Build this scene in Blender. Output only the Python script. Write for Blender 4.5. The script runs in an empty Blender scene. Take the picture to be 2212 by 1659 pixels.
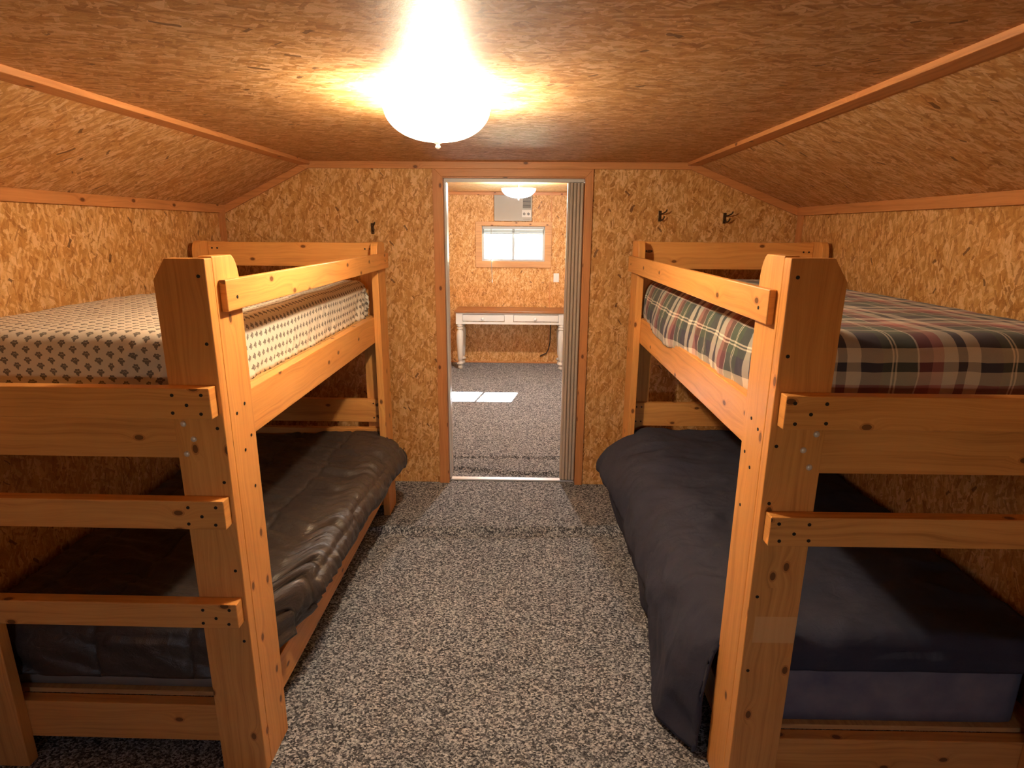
import bpy, bmesh, math, random
from mathutils import Vector, Matrix, noise

# ------------------------------------------------------------------ scene / camera / light
scn = bpy.context.scene
COL = scn.collection
random.seed(7)
PI = math.pi

F_PX, PITCH, YAW, ROLL, CAM_H = 1277.5, .2561, .0229, .0067, 1.7139
cam_d = bpy.data.cameras.new('camera'); cam = bpy.data.objects.new('camera', cam_d); COL.objects.link(cam)
cam_d.sensor_fit = 'HORIZONTAL'; cam_d.sensor_width = 36.0; cam_d.lens = 36.0 * F_PX / 2212.0
cam_d.clip_start = .02; cam_d.clip_end = 500
_f = Vector((-math.sin(YAW) * math.cos(PITCH), math.cos(YAW) * math.cos(PITCH), -math.sin(PITCH)))
_r = Vector((math.cos(YAW), math.sin(YAW), 0)); _u = _r.cross(_f)
_rx = _r * math.cos(ROLL) + _u * math.sin(ROLL); _ux = -_r * math.sin(ROLL) + _u * math.cos(ROLL)
M = Matrix((_rx, _ux, -_f)).transposed().to_4x4(); M.translation = Vector((0, 0, CAM_H))
cam.matrix_world = M
scn.camera = cam

world = bpy.data.worlds.new('sky'); scn.world = world; world.use_nodes = True
wn = world.node_tree; wn.nodes.clear()
sky = wn.nodes.new('ShaderNodeTexSky'); sky.sky_type = 'NISHITA'; sky.sun_disc = False
sky.sun_elevation = math.radians(42); sky.sun_rotation = math.radians(190)
bg = wn.nodes.new('ShaderNodeBackground'); bg.inputs['Strength'].default_value = .30
wo = wn.nodes.new('ShaderNodeOutputWorld')
wn.links.new(sky.outputs[0], bg.inputs[0]); wn.links.new(bg.outputs[0], wo.inputs[0])

SUN_DIR = Vector((.30, 1.66, 1.50))                     # from the floor patch up to the sun
sl = bpy.data.lights.new('sun', 'SUN'); sl.energy = 60; sl.angle = math.radians(.6); sl.color = (1, .96, .9)
so = bpy.data.objects.new('sun', sl); COL.objects.link(so)
so.rotation_euler = SUN_DIR.to_track_quat('Z', 'Y').to_euler(); so.location = (2, 16, 12)

vs = scn.view_settings
vs.view_transform = 'Standard'; vs.look = 'None'; vs.gamma = 1.0; vs.use_curve_mapping = False
vs.exposure = 2.6
cy_ = scn.cycles; cy_.max_bounces = 8; cy_.diffuse_bounces = 4; cy_.glossy_bounces = 2; cy_.transmission_bounces = 2; cy_.transparent_max_bounces = 6
LAMP_W = 36.0
FAR_W = 64.0

# ------------------------------------------------------------------ node helper
class G:
    def __init__(s, name):
        s.m = bpy.data.materials.new(name); s.m.use_nodes = True
        s.t = s.m.node_tree; s.t.nodes.clear()
        s.out = s.t.nodes.new('ShaderNodeOutputMaterial')
    def n(s, typ, **kw):
        nd = s.t.nodes.new(typ)
        for k, v in kw.items(): setattr(nd, k, v)
        return nd
    def put(s, sock, v):
        if isinstance(v, bpy.types.NodeSocket): s.t.links.new(v, sock)
        elif v is not None:
            if hasattr(sock.default_value, '__len__') and not hasattr(v, '__len__'): v = (v, v, v)
            if hasattr(v, '__len__') and len(v) == 3 and len(sock.default_value) == 4: v = (*v, 1)
            sock.default_value = v
    def math(s, op, a, b=None, c=None):
        nd = s.n('ShaderNodeMath', operation=op)
        for i, v in enumerate((a, b, c)):
            if v is not None: s.put(nd.inputs[i], v)
        return nd.outputs[0]
    def vec(s, op, a, b=None):
        nd = s.n('ShaderNodeVectorMath', operation=op); s.put(nd.inputs[0], a)
        if b is not None: s.put(nd.inputs[1], b)
        return nd.outputs[0]
    def uv(s): return s.n('ShaderNodeUVMap', uv_map='UVMap').outputs[0]
    def map(s, v, loc=(0,0,0), rot=0, scale=(1,1,1), kind='POINT'):
        nd = s.n('ShaderNodeMapping', vector_type=kind); s.put(nd.inputs[0], v)
        nd.inputs['Location'].default_value = loc; nd.inputs['Rotation'].default_value = (0,0,rot); nd.inputs['Scale'].default_value = scale
        return nd.outputs[0]
    def noise(s, v, scale, detail=2, rough=.5, dist=0):
        nd = s.n('ShaderNodeTexNoise'); s.put(nd.inputs['Vector'], v)
        nd.inputs['Scale'].default_value = scale; nd.inputs['Detail'].default_value = detail
        nd.inputs['Roughness'].default_value = rough; nd.inputs['Distortion'].default_value = dist
        return nd.outputs['Fac'], nd.outputs['Color']
    def vor(s, v, scale, dim='2D', metric='EUCLIDEAN', feature='F1', rand=1):
        nd = s.n('ShaderNodeTexVoronoi', voronoi_dimensions=dim, feature=feature)
        if feature == 'F1': nd.distance = metric
        s.put(nd.inputs['Vector'], v); nd.inputs['Scale'].default_value = scale; nd.inputs['Randomness'].default_value = rand
        return nd.outputs['Distance'], nd.outputs['Color'] if feature == 'F1' else None
    def ramp(s, fac, stops, interp='LINEAR'):
        nd = s.n('ShaderNodeValToRGB'); s.put(nd.inputs[0], fac); cr = nd.color_ramp; cr.interpolation = interp
        while len(cr.elements) < len(stops): cr.elements.new(.5)
        for e, (p, c) in zip(cr.elements, stops):
            e.position = p; e.color = (*c, 1) if len(c) == 3 else c
        return nd.outputs[0]
    def mix(s, fac, a, b, mode='MIX'):
        nd = s.n('ShaderNodeMix', data_type='RGBA', blend_type=mode)
        s.put(nd.inputs[0], fac); s.put(nd.inputs[6], a); s.put(nd.inputs[7], b)
        return nd.outputs[2]
    def sep(s, v):
        nd = s.n('ShaderNodeSeparateXYZ'); s.put(nd.inputs[0], v); return nd.outputs
    def comb(s, x, y, z=0):
        nd = s.n('ShaderNodeCombineXYZ')
        for i, v in enumerate((x, y, z)): s.put(nd.inputs[i], v)
        return nd.outputs[0]
    def bump(s, h, strength=.3, dist=.01):
        nd = s.n('ShaderNodeBump'); s.put(nd.inputs['Height'], h)
        nd.inputs['Strength'].default_value = strength; nd.inputs['Distance'].default_value = dist
        return nd.outputs[0]
    def bsdf(s, color, rough=.5, normal=None, **kw):
        nd = s.n('ShaderNodeBsdfPrincipled'); s.put(nd.inputs['Base Color'], color); s.put(nd.inputs['Roughness'], rough)
        if normal is not None: s.put(nd.inputs['Normal'], normal)
        for k, v in kw.items(): s.put(nd.inputs[k.replace('_', ' ')], v)
        s.t.links.new(nd.outputs[0], s.out.inputs[0]); return nd

MAT = {}
def plain(name, color, rough=.5, **kw):
    g = G(name); g.bsdf(color, rough, **kw); MAT[name] = g.m; return g.m

def mat_osb(name, base, k=1.0):
    """strand board: many layers of turned rectangular flakes, light and ochre, with a few dark ones"""
    g = G(name); uv = g.uv()
    _, wob = g.noise(uv, 26, 2, .6); wob = g.vec('SCALE', g.vec('SUBTRACT', wob, (.5,.5,.5))); wob.node.inputs['Scale'].default_value = .020
    p = g.vec('ADD', uv, wob)
    fine, _ = g.noise(uv, 190, 2, .6)
    big, _ = g.noise(uv, 14, 2, .65)
    R, Gc, Bc = base
    dark = (R*.58, Gc*.46, Bc*.34); mid = (R*.88, Gc*.82, Bc*.74); lite = (min(.9, R*1.25), Gc*1.42, Bc*1.95); pale = (min(.92, R*1.42), Gc*1.80, Bc*3.1)
    pal = [(0, dark), (.2, mid), (.48, base), (.72, lite), (.95, pale)]
    col = g.ramp(big, [(.25, dark), (.5, mid), (.75, base)])
    def flakes(ang, sx, sy, seed):
        # chained on the previous layer so that the layers are evaluated one after another
        pp = g.vec('ADD', p, g.vec('MULTIPLY', col, (1e-7, 1e-7, 0)))
        q = g.map(pp, loc=(seed*3.71, seed*1.93, 0), rot=ang, scale=(1/sx, 1/sy, 1), kind='TEXTURE'); qx, qy, _ = g.sep(q)
        row = g.math('FLOOR', qy)
        w1 = g.n('ShaderNodeTexWhiteNoise', noise_dimensions='2D'); g.put(w1.inputs['Vector'], g.comb(row, seed*7.3))
        xx = g.math('ADD', qx, g.math('MULTIPLY', w1.outputs['Value'], 17.0)); cx = g.math('FLOOR', xx)
        w2 = g.n('ShaderNodeTexWhiteNoise', noise_dimensions='3D'); g.put(w2.inputs['Vector'], g.comb(cx, row, seed*3.1))
        r, gg, b = g.sep(w2.outputs['Color'])
        fx = g.math('ABSOLUTE', g.math('SUBTRACT', g.math('FRACT', xx), .5)); fy = g.math('ABSOLUTE', g.math('SUBTRACT', g.math('FRACT', qy), .5))
        inside = g.math('MULTIPLY', g.math('LESS_THAN', fx, g.math('MULTIPLY_ADD', b, .28, .2)), g.math('LESS_THAN', fy, g.math('MULTIPLY_ADD', r, .5, .18)))
        return r, gg, b, inside, q
    for i, (ang, L, Wd, cover) in enumerate([(-.75, .10, .030, .75), (.62, .11, .034, .72), (-.30, .12, .030, .7), (.18, .10, .026, .7), (-.5, .09, .020, .6), (1.2, .08, .020, .45), (.40, .12, .024, .6), (-.12, .09, .014, .5), (-1.0, .07, .012, .4), (.55, .07, .010, .45), (.02, .06, .008, .4)]):
        r, gg, b, inside, q = flakes(ang, 1/L, 1/Wd, i+1)
        w3 = g.math('FRACT', g.math('MULTIPLY', g.math('ADD', gg, r), 7.13))
        mask = g.math('MULTIPLY', inside, g.math('LESS_THAN', w3, cover))
        grain, _ = g.noise(g.map(q, scale=(.7, 5, 1)), 1.0, 1, .6)
        t = g.math('ADD', gg, g.math('MULTIPLY', g.math('SUBTRACT', grain, .5), .6))
        col = g.mix(g.math('MULTIPLY', mask, .86 if i < 7 else .7), col, g.ramp(t, pal))
    for ang, L, Wd, cv, sd in ((.5, .060, .014, .0035, 21), (-.7, .042, .011, .005, 22)):
        r, gg, b, inside, q = flakes(ang, 1/L, 1/Wd, sd)
        col = g.mix(g.math('MULTIPLY', g.math('MULTIPLY', inside, g.math('LESS_THAN', gg, cv)), .8), col, (.13, .050, .016))
    col = g.mix(.5, col, g.mix(fine, (.70,.68,.66), (1.35,1.35,1.35)), 'MULTIPLY')
    g.bsdf(col, .5, g.bump(fine, .15, .002), Specular_IOR_Level=.35)
    MAT[name] = g.m; return g.m

def mat_wood(name, light, dark, rough=.38, knots=True, patch=None):
    """stained pine, grain along U"""
    g = G(name); uv = g.uv()
    oi = g.n('ShaderNodeObjectInfo'); rnd = oi.outputs['Random']
    off = g.comb(g.math('MULTIPLY', rnd, 37.0), g.math('MULTIPLY', rnd, 11.0))
    p = g.vec('ADD', uv, off)
    warp, _ = g.noise(g.map(p, scale=(2.2, 7, 1)), 1.0, 2)
    px, py, _ = g.sep(p)
    yy = g.math('ADD', py, g.math('MULTIPLY', warp, .075))
    d, c = g.vor(g.comb(g.math('MULTIPLY', px, 6.0), g.math('MULTIPLY', py, 10.0)), 1.0)
    r, gg, b = g.sep(c)
    near = g.math('MULTIPLY', g.math('LESS_THAN', r, .34), g.math('SUBTRACT', 1.0, g.math('MINIMUM', g.math('DIVIDE', d, .40), 1.0)))
    yy = g.math('ADD', yy, g.math('MULTIPLY', g.math('MULTIPLY', near, near), .03))
    rings, _ = g.noise(g.comb(g.math('MULTIPLY', px, 1.1), g.math('MULTIPLY', yy, 75)), 1.0, 3, .55)
    fine, _ = g.noise(g.comb(g.math('MULTIPLY', px, 9), g.math('MULTIPLY', yy, 420)), 1.0, 2, .5)
    blot, _ = g.noise(g.map(p, scale=(2.5, 9, 1)), 1.0, 3, .55)
    t = g.math('ADD', g.math('ADD', g.math('MULTIPLY', rings, .62), g.math('MULTIPLY', fine, .22)), g.math('MULTIPLY', blot, .38))
    col = g.ramp(t, [(.38, tuple(c*.86 for c in dark)), (.58, tuple((a*.55 + b*.45) for a, b in zip(light, dark))), (.78, light), (1, tuple(min(1, c*1.12) for c in light))])
    if knots:
        big = g.math('MULTIPLY', g.math('LESS_THAN', r, .34), g.math('LESS_THAN', d, .075))
        halo = g.math('MULTIPLY', g.math('LESS_THAN', r, .34), g.math('LESS_THAN', d, .11))
        col = g.mix(g.math('MULTIPLY', halo, .45), col, (dark[0]*.7, dark[1]*.5, dark[2]*.4))
        col = g.mix(g.math('MULTIPLY', big, .8), col, (.10, .035, .010))
    if patch is not None:                                # paler band of bare wood where a rung once was
        z0, z1 = patch
        ob = g.n('ShaderNodeTexCoord').outputs['Object']; x, y, z = g.sep(ob)
        band = g.math('MULTIPLY', g.math('GREATER_THAN', z, z0), g.math('LESS_THAN', z, z1))
        band = g.math('MULTIPLY', band, g.math('LESS_THAN', y, .004)); band = g.math('MULTIPLY', band, g.math('GREATER_THAN', x, .022))
        col = g.mix(g.math('MULTIPLY', band, .9), col, g.mix(rings, (.78, .42, .16), (.84, .50, .21)))
    g.bsdf(col, rough, g.bump(fine, .10, .002), Specular_IOR_Level=.45)
    MAT[name] = g.m; return g.m

def mat_carpet(name):
    g = G(name); uv = g.uv()
    _, wob = g.noise(uv, 120, 2); wob = g.vec('SCALE', g.vec('SUBTRACT', wob, (.5,.5,.5))); wob.node.inputs['Scale'].default_value = .010
    p = g.vec('ADD', uv, wob)
    d, c = g.vor(g.map(p, scale=(1, 1.25, 1)), 150); r, gg, b = g.sep(c)
    d2, c2 = g.vor(g.map(p, loc=(.3, .7, 0)), 260); r2, _, _ = g.sep(c2)
    n, _ = g.noise(uv, 60, 3, .7)
    big, _ = g.noise(uv, 2.2, 3)
    t = g.math('ADD', g.math('ADD', g.math('MULTIPLY', r, .55), g.math('MULTIPLY', r2, .30)), g.math('MULTIPLY', n, .25))
    col = g.ramp(t, [(.22, (.030,.033,.040)), (.42, (.088,.095,.108)), (.57, (.19,.20,.222)), (.72, (.40,.42,.455)), (.94, (.62,.645,.68))])
    col = g.mix(.5, col, g.mix(big, (.78,.78,.78), (1.2,1.2,1.2)), 'MULTIPLY')
    g.bsdf(col, .95, g.bump(n, .6, .006), Specular_IOR_Level=.1)
    MAT[name] = g.m; return g.m

def mat_plaid(name):
    g = G(name); u, v, _ = g.sep(g.uv())
    green, navy, burg, cream, rose, dbl = (.085,.115,.088), (.062,.060,.088), (.22,.055,.06), (.70,.63,.54), (.52,.20,.18), (.78,.72,.58)
    seq = [(1.4, 'd'), (5.0, green), (.5, cream), (3.4, burg), (2.8, rose), (3.4, cream), (2.4, navy), (3.6, cream), (5.4, navy), (2.6, green)]
    tot = sum(w for w, _ in seq); stops = []; pos = 0
    for w, c in seq:
        if c == 'd': stops += [(pos/tot, dbl), ((pos+.45)/tot, green), ((pos+.9)/tot, dbl)]
        else: stops.append((pos/tot, c))
        pos += w
    def band(x, o):
        return g.ramp(g.math('FRACT', g.math('ADD', g.math('DIVIDE', x, tot/100), o)), stops, 'CONSTANT')
    col = g.mix(.5, band(u, .933), band(v, .749))
    weave, _ = g.noise(g.uv(), 700, 2)
    col = g.mix(.35, col, g.mix(weave, (.6,.6,.6), (1.4,1.4,1.4)), 'MULTIPLY')
    g.bsdf(col, .92, g.bump(weave, .15, .002), Specular_IOR_Level=.12, Sheen_Weight=.15)
    MAT[name] = g.m; return g.m

def mat_paw(name):
    """cream cotton with a half-drop lattice of small grey paw-like motifs"""
    g = G(name); u, v, _ = g.sep(g.uv()); S = .034
    x = g.math('DIVIDE', u, S); row = g.math('FLOOR', x)
    y = g.math('ADD', g.math('DIVIDE', v, S), g.math('MULTIPLY', g.math('MODULO', g.math('ABSOLUTE', row), 2.0), .5))
    col_i = g.math('FLOOR', y)
    fx = g.math('SUBTRACT', g.math('FRACT', x), .5); fy = g.math('SUBTRACT', g.math('FRACT', y), .5)
    def dot(cx, cy, r):
        dx = g.math('SUBTRACT', fx, cx); dy = g.math('SUBTRACT', fy, cy)
        return g.math('LESS_THAN', g.math('ADD', g.math('MULTIPLY', dx, dx), g.math('MULTIPLY', dy, dy)), r*r)
    m = dot(0, -.06, .165)
    for c in ((-.22, .06, .10), (-.09, .21, .105), (.10, .21, .105), (.23, .05, .10), (.04, -.25, .08)):
        m = g.math('MAXIMUM', m, dot(*c))
    tint, _ = g.noise(g.uv(), 30, 2)
    motif = g.mix(tint, (.10,.088,.075), (.23,.20,.17))
    weave, _ = g.noise(g.uv(), 600, 2)
    base = g.mix(weave, (.70,.63,.52), (.80,.74,.64))
    g.bsdf(g.mix(g.math('MULTIPLY', m, .9), base, motif), .9, g.bump(weave, .1, .002), Specular_IOR_Level=.12)
    MAT[name] = g.m; return g.m

def mat_cloth(name, c0, c1, rough, spec, fold=.0):
    g = G(name); uv = g.uv()
    n, _ = g.noise(uv, 8, 4, .6); w, _ = g.noise(uv, 500, 2)
    f, _ = g.noise(g.map(uv, scale=(1, 1.0, 1)), 26, 4, .55, .6)
    h = g.math('ADD', g.math('MULTIPLY', w, .15), g.math('MULTIPLY', f, 1.0))
    g.bsdf(g.mix(n, c0, c1), rough, g.bump(h, fold, .012), Specular_IOR_Level=spec)
    MAT[name] = g.m; return g.m

mat_osb('strand_board', (.585, .300, .088))
mat_osb('strand_board_ceiling', (.55, .282, .094))
mat_wood('bunk_pine', (.82, .405, .120), (.60, .24, .055))
mat_wood('bunk_pine_patched', (.82, .405, .120), (.60, .24, .055), patch=(.593, .677))
mat_wood('trim_pine', (.66, .295, .105), (.48, .185, .055), .45)
mat_wood('window_pine', (.68, .39, .17), (.48, .24, .09), .5)
mat_wood('desk_wood', (.36, .15, .05), (.22, .08, .025), .3, knots=False)
mat_wood('plywood', (.66, .40, .16), (.42, .22, .075), .6, knots=False)
mat_carpet('speckled_carpet'); mat_plaid('plaid_flannel'); mat_paw('paw_print_cotton')
mat_cloth('dark_satin', (.042,.033,.030), (.068,.055,.049), .38, .7, .5)
mat_cloth('navy_cotton', (.034,.038,.062), (.050,.055,.086), .8, .25, .35)
mat_cloth('ticking_grey', (.20,.17,.15), (.30,.26,.22), .9, .15)
mat_cloth('ticking_blue', (.07,.08,.16), (.30,.28,.30), .9, .15)
plain('bolt_steel', (.78,.72,.68), .35, Metallic=.35)
plain('dark_screw', (.012,.009,.008), .45)
plain('white_metal', (.82,.81,.78), .4)
plain('white_paint', (.70,.67,.61), .45)
plain('white_plastic', (.83,.82,.79), .4)
plain('vinyl_white', (.46,.50,.54), .35)
plain('taupe_vinyl', (.52,.44,.36), .5)
plain('pale_strip', (.62,.62,.63), .35)
plain('aluminium', (.85,.85,.86), .35, Metallic=.6)
plain('black_rubber', (.015,.014,.014), .5)
plain('hook_brass', (.10,.06,.03), .35, Metallic=.8)
plain('ac_beige', (.40,.365,.30), .55)
plain('ac_panel', (.62,.59,.52), .5)
plain('ac_dark', (.12,.11,.10), .5)
plain('blind_white', (.42,.43,.42), .5)
plain('blind_grey', (.20,.21,.20), .5)
plain('outside_grass', (.22,.25,.13), .9)
plain('jamb_brown', (.50,.26,.09), .5)  # even brown tone, not assigned to any part
g = G('window_glass'); gl = g.n('ShaderNodeBsdfGlossy'); gl.inputs['Roughness'].default_value = .02
tr = g.n('ShaderNodeBsdfTransparent'); tr.inputs[0].default_value = (.95,.97,.98,1)
mx = g.n('ShaderNodeMixShader')
mx.inputs[0].default_value = .05; g.t.links.new(tr.outputs[0], mx.inputs[1]); g.t.links.new(gl.outputs[0], mx.inputs[2])
g.t.links.new(mx.outputs[0], g.out.inputs[0]); MAT['window_glass'] = g.m
def mat_lamp_glass(name, color, strength):
    g = G(name)
    tr = g.n('ShaderNodeBsdfTransparent'); tr.inputs[0].default_value = (1, .97, .92, 1)
    df = g.n('ShaderNodeBsdfDiffuse'); df.inputs[0].default_value = (.85, .83, .78, 1)
    em = g.n('ShaderNodeEmission'); em.inputs[0].default_value = (*color, 1); em.inputs[1].default_value = strength
    a = g.n('ShaderNodeAddShader'); m = g.n('ShaderNodeMixShader'); m.inputs[0].default_value = .45
    g.t.links.new(df.outputs[0], a.inputs[0]); g.t.links.new(em.outputs[0], a.inputs[1])
    g.t.links.new(tr.outputs[0], m.inputs[1]); g.t.links.new(a.outputs[0], m.inputs[2])
    g.t.links.new(m.outputs[0], g.out.inputs[0]); MAT[name] = g.m
def mat_emit(name, color, strength):
    g = G(name); em = g.n('ShaderNodeEmission'); em.inputs[0].default_value = (*color, 1); em.inputs[1].default_value = strength
    g.t.links.new(em.outputs[0], g.out.inputs[0]); MAT[name] = g.m
mat_lamp_glass('lit_glass_warm', (1, .90, .74), 1.2); mat_lamp_glass('lit_glass_cool', (1, .98, .95), 1.6)
mat_emit('bulb_glow', (1, .9, .72), 25)

# ------------------------------------------------------------------ mesh helpers
def tag(o, label=None, cat=None, group=None, kind=None):
    if label: o['label'] = label
    if cat: o['category'] = cat
    if group: o['group'] = group
    if kind: o['kind'] = kind
    return o
def empty(name, loc=(0,0,0), rz=0):
    o = bpy.data.objects.new(name, None); COL.objects.link(o); o.location = loc; o.rotation_euler = (0,0,rz)
    o.empty_display_size = .1; return o
def box(bm, x0, x1, y0, y1, z0, z1):
    vs_ = [bm.verts.new((x, y, z)) for z in (z0, z1) for y in (y0, y1) for x in (x0, x1)]
    for f in ((0,2,3,1), (4,5,7,6), (0,1,5,4), (2,6,7,3), (0,4,6,2), (1,3,7,5)):
        bm.faces.new([vs_[i] for i in f])
def prism(bm, pts, axis, a, b):
    """extrude a 2-D outline along axis ('x': pts are (y,z); 'y': (x,z); 'z': (x,y))"""
    def P(p, t): return {'x': (t, p[0], p[1]), 'y': (p[0], t, p[1]), 'z': (p[0], p[1], t)}[axis]
    A = [bm.verts.new(P(p, a)) for p in pts]; B = [bm.verts.new(P(p, b)) for p in pts]; n = len(pts)
    bm.faces.new(A); bm.faces.new(list(reversed(B)))
    for i in range(n): bm.faces.new((A[i], B[i], B[(i+1) % n], A[(i+1) % n]))
def cyl(bm, p0, p1, r0, r1=None, n=16, caps=True):
    r1 = r0 if r1 is None else r1; p0 = Vector(p0); p1 = Vector(p1); d = (p1-p0).normalized()
    q = d.to_track_quat('Z', 'Y')
    R = [[bm.verts.new(p + q @ Vector((r*math.cos(2*PI*i/n), r*math.sin(2*PI*i/n), 0))) for i in range(n)] for p, r in ((p0, r0), (p1, r1))]
    for i in range(n): bm.faces.new((R[0][i], R[0][(i+1) % n], R[1][(i+1) % n], R[1][i]))
    if caps: bm.faces.new(list(reversed(R[0]))); bm.faces.new(R[1])
def lathe(bm, prof, c=(0,0), n=32, cap=True):
    rings = []
    for r, z in prof:
        rings.append([bm.verts.new((c[0] + r*math.cos(2*PI*i/n), c[1] + r*math.sin(2*PI*i/n), z)) for i in range(n)])
    for A, B in zip(rings, rings[1:]):
        for i in range(n): bm.faces.new((A[i], A[(i+1) % n], B[(i+1) % n], B[i]))
    if cap: bm.faces.new(list(reversed(rings[0]))); bm.faces.new(rings[-1])
def tube(bm, pts, r, n=8):
    pts = [Vector(p) for p in pts]; rings = []
    for i, p in enumerate(pts):
        d = (pts[min(i+1, len(pts)-1)] - pts[max(i-1, 0)]).normalized()
        a = d.orthogonal().normalized() if i == 0 else (a - d*a.dot(d)).normalized()
        b = d.cross(a)
        rings.append([bm.verts.new(p + a*(r*math.cos(2*PI*k/n)) + b*(r*math.sin(2*PI*k/n))) for k in range(n)])
    for A, B in zip(rings, rings[1:]):
        for k in range(n): bm.faces.new((A[k], A[(k+1) % n], B[(k+1) % n], B[k]))
    bm.faces.new(list(reversed(rings[0]))); bm.faces.new(rings[-1])
def uv_axes(me, long=None, off=(0,0)):
    """metre-sized UVs; U runs along the long axis where the face holds it"""
    uvl = me.uv_layers.new(name='UVMap').data
    for p in me.polygons:
        n = p.normal; k = max(range(3), key=lambda i: abs(n[i]))
        ax = [i for i in range(3) if i != k]
        if long is not None and long in ax and ax[0] != long: ax.reverse()
        for li in p.loop_indices:
            co = me.vertices[me.loops[li].vertex_index].co
            uvl[li].uv = (co[ax[0]] + off[0], co[ax[1]] + .61*(k+1) + off[1])
AX = {'x': 0, 'y': 1, 'z': 2, None: None}
def obj(name, bm, mat, parent=None, long=None, bevel=0, smooth=False, off=None, uvs=True):
    bmesh.ops.recalc_face_normals(bm, faces=bm.faces[:])
    me = bpy.data.meshes.new(name); bm.to_mesh(me); bm.free()
    if uvs: uv_axes(me, AX[long], off if off else (random.uniform(0, 9), random.uniform(0, 9)))
    me.materials.append(MAT[mat])
    o = bpy.data.objects.new(name, me); COL.objects.link(o)
    if parent: o.parent = parent
    if smooth:
        for p in me.polygons: p.use_smooth = True
        if smooth == 'auto':
            for p in me.polygons: p.use_smooth = True
            me.set_sharp_from_angle(angle=math.radians(35))
    if bevel:
        m = o.modifiers.new('bevel', 'BEVEL'); m.width = bevel; m.segments = 2; m.limit_method = 'ANGLE'; m.angle_limit = math.radians(40)
    return o
def bxo(name, mat, dims, parent=None, long=None, bevel=0, off=None):
    bm = bmesh.new(); box(bm, *dims); return obj(name, bm, mat, parent, long, bevel, off=off)
def struct(o): o['kind'] = 'structure'; return o

# ------------------------------------------------------------------ the room shell
D, D1, D2, Y0 = 3.818, 3.958, 7.65, -2.4
HC, HF = 2.109, 2.155
WL, WR, KL, KR, RL, RR = -1.905, 1.668, 1.84, 1.846, -1.345, .985
DL, DR, DH = -.527, .357, 2.022                          # door opening
WX0, WX1, WZ0, WZ1 = -.565, .225, 1.319, 1.748           # far window opening

def floor_z(x, y):
    z = 0
    if y < D - .02:
        fy = 3.115 + .02*math.sin(x*2.2) + .03*(x+.1)**2
        w = min(1, max(0, (1.0 - abs(x+.05)) / .3))
        z += .046*w*math.exp(-((y-fy)/(.030 if y > fy else .024))**2)
    if y > D1 - .1:
        f1 = 4.29 + .01*math.sin(3*x); z += .018*math.exp(-((y-f1)/.020)**2)
        f2 = 4.055 - .10/(1+math.exp(-(x+.22)*9)) + .05/(1+math.exp(-(x-.22)*12)); z += .028*math.exp(-((y-f2)/.028)**2)
    return z
bm = bmesh.new()
xs = [WL] + [-1.1 + 2.1*i/70 for i in range(71)] + [WR]
ys = []; y = Y0
while y < D2:
    ys.append(y); y += .008 if (2.95 < y < 3.3 or 3.9 < y < 4.42) else .12
ys.append(D2)
grid = [[bm.verts.new((x, y, floor_z(x, y))) for x in xs] for y in ys]
for j in range(len(ys)-1):
    for i in range(len(xs)-1): bm.faces.new((grid[j][i], grid[j][i+1], grid[j+1][i+1], grid[j+1][i]))
struct(obj('floor', bm, 'speckled_carpet', smooth=True, off=(0, 0)))

T = .10
def osb(name, bm, mat='strand_board', long='z', off=None): return struct(obj(name, bm, mat, long=long, off=off))
bm = bmesh.new(); box(bm, WL-T, WL, Y0, D2+T, 0, KL+.06); osb('wall_left', bm)
bm = bmesh.new(); box(bm, WR, WR+T, Y0, D2+T, 0, KR+.06); osb('wall_right', bm)
bm = bmesh.new()
for x0, x1, z0 in ((WL, DL, 0), (DR, WR, 0), (DL, DR, DH)):
    if z0: prism(bm, [(x0, z0), (x1, z0), (x1, HC+.07), (x0, HC+.07)], 'y', D, D1)
    elif x0 == WL: prism(bm, [(x0, 0), (x1, 0), (x1, HC+.07), (RL, HC+.07), (x0, KL+.05)], 'y', D, D1)
    else: prism(bm, [(x0, 0), (x1, 0), (x1, KR+.05), (RR, HC+.07), (x0, HC+.07)], 'y', D, D1)
osb('wall_back', bm)
bm = bmesh.new()
for x0, x1, z0, z1 in ((WL, WX0, 0, 2.3), (WX1, WR, 0, 2.3), (WX0, WX1, 0, WZ0), (WX0, WX1, WZ1, 2.3)): box(bm, x0, x1, D2, D2+T, z0, z1)
osb('wall_far', bm)
NX0, NX1, NZ0, NZ1 = -.62, .08, 1.12, 1.62               # window behind the camera
bm = bmesh.new()
for x0, x1, z0, z1 in ((WL, NX0, 0, 2.3), (NX1, WR, 0, 2.3), (NX0, NX1, 0, NZ0), (NX0, NX1, NZ1, 2.3)): box(bm, x0, x1, Y0-T, Y0, z0, z1)
osb('wall_near', bm)
bm = bmesh.new(); box(bm, RL, RR, Y0, D, HC, HC+.06); osb('ceiling', bm, 'strand_board_ceiling', 'x')
bm = bmesh.new(); box(bm, RL, RR, D1, D2, HF, HF+.06); osb('ceiling_far', bm, 'strand_board_ceiling', 'x')
def slope(name, xa, za, xb, zb, y0, y1):
    bm = bmesh.new(); prism(bm, [(xa, za), (xb, zb), (xb, zb+.06), (xa, za+.06)], 'y', y0, y1)
    return osb(name, bm, 'strand_board_ceiling', 'x')
slope('ceiling_left', RL, HC, WL, KL, Y0, D); slope('ceiling_right', RR, HC, WR, KR, Y0, D)
slope('ceiling_far_left', RL, HF, WL, KL+.04, D1, D2); slope('ceiling_far_right', RR, HF, WR, KR+.04, D1, D2)

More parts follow.
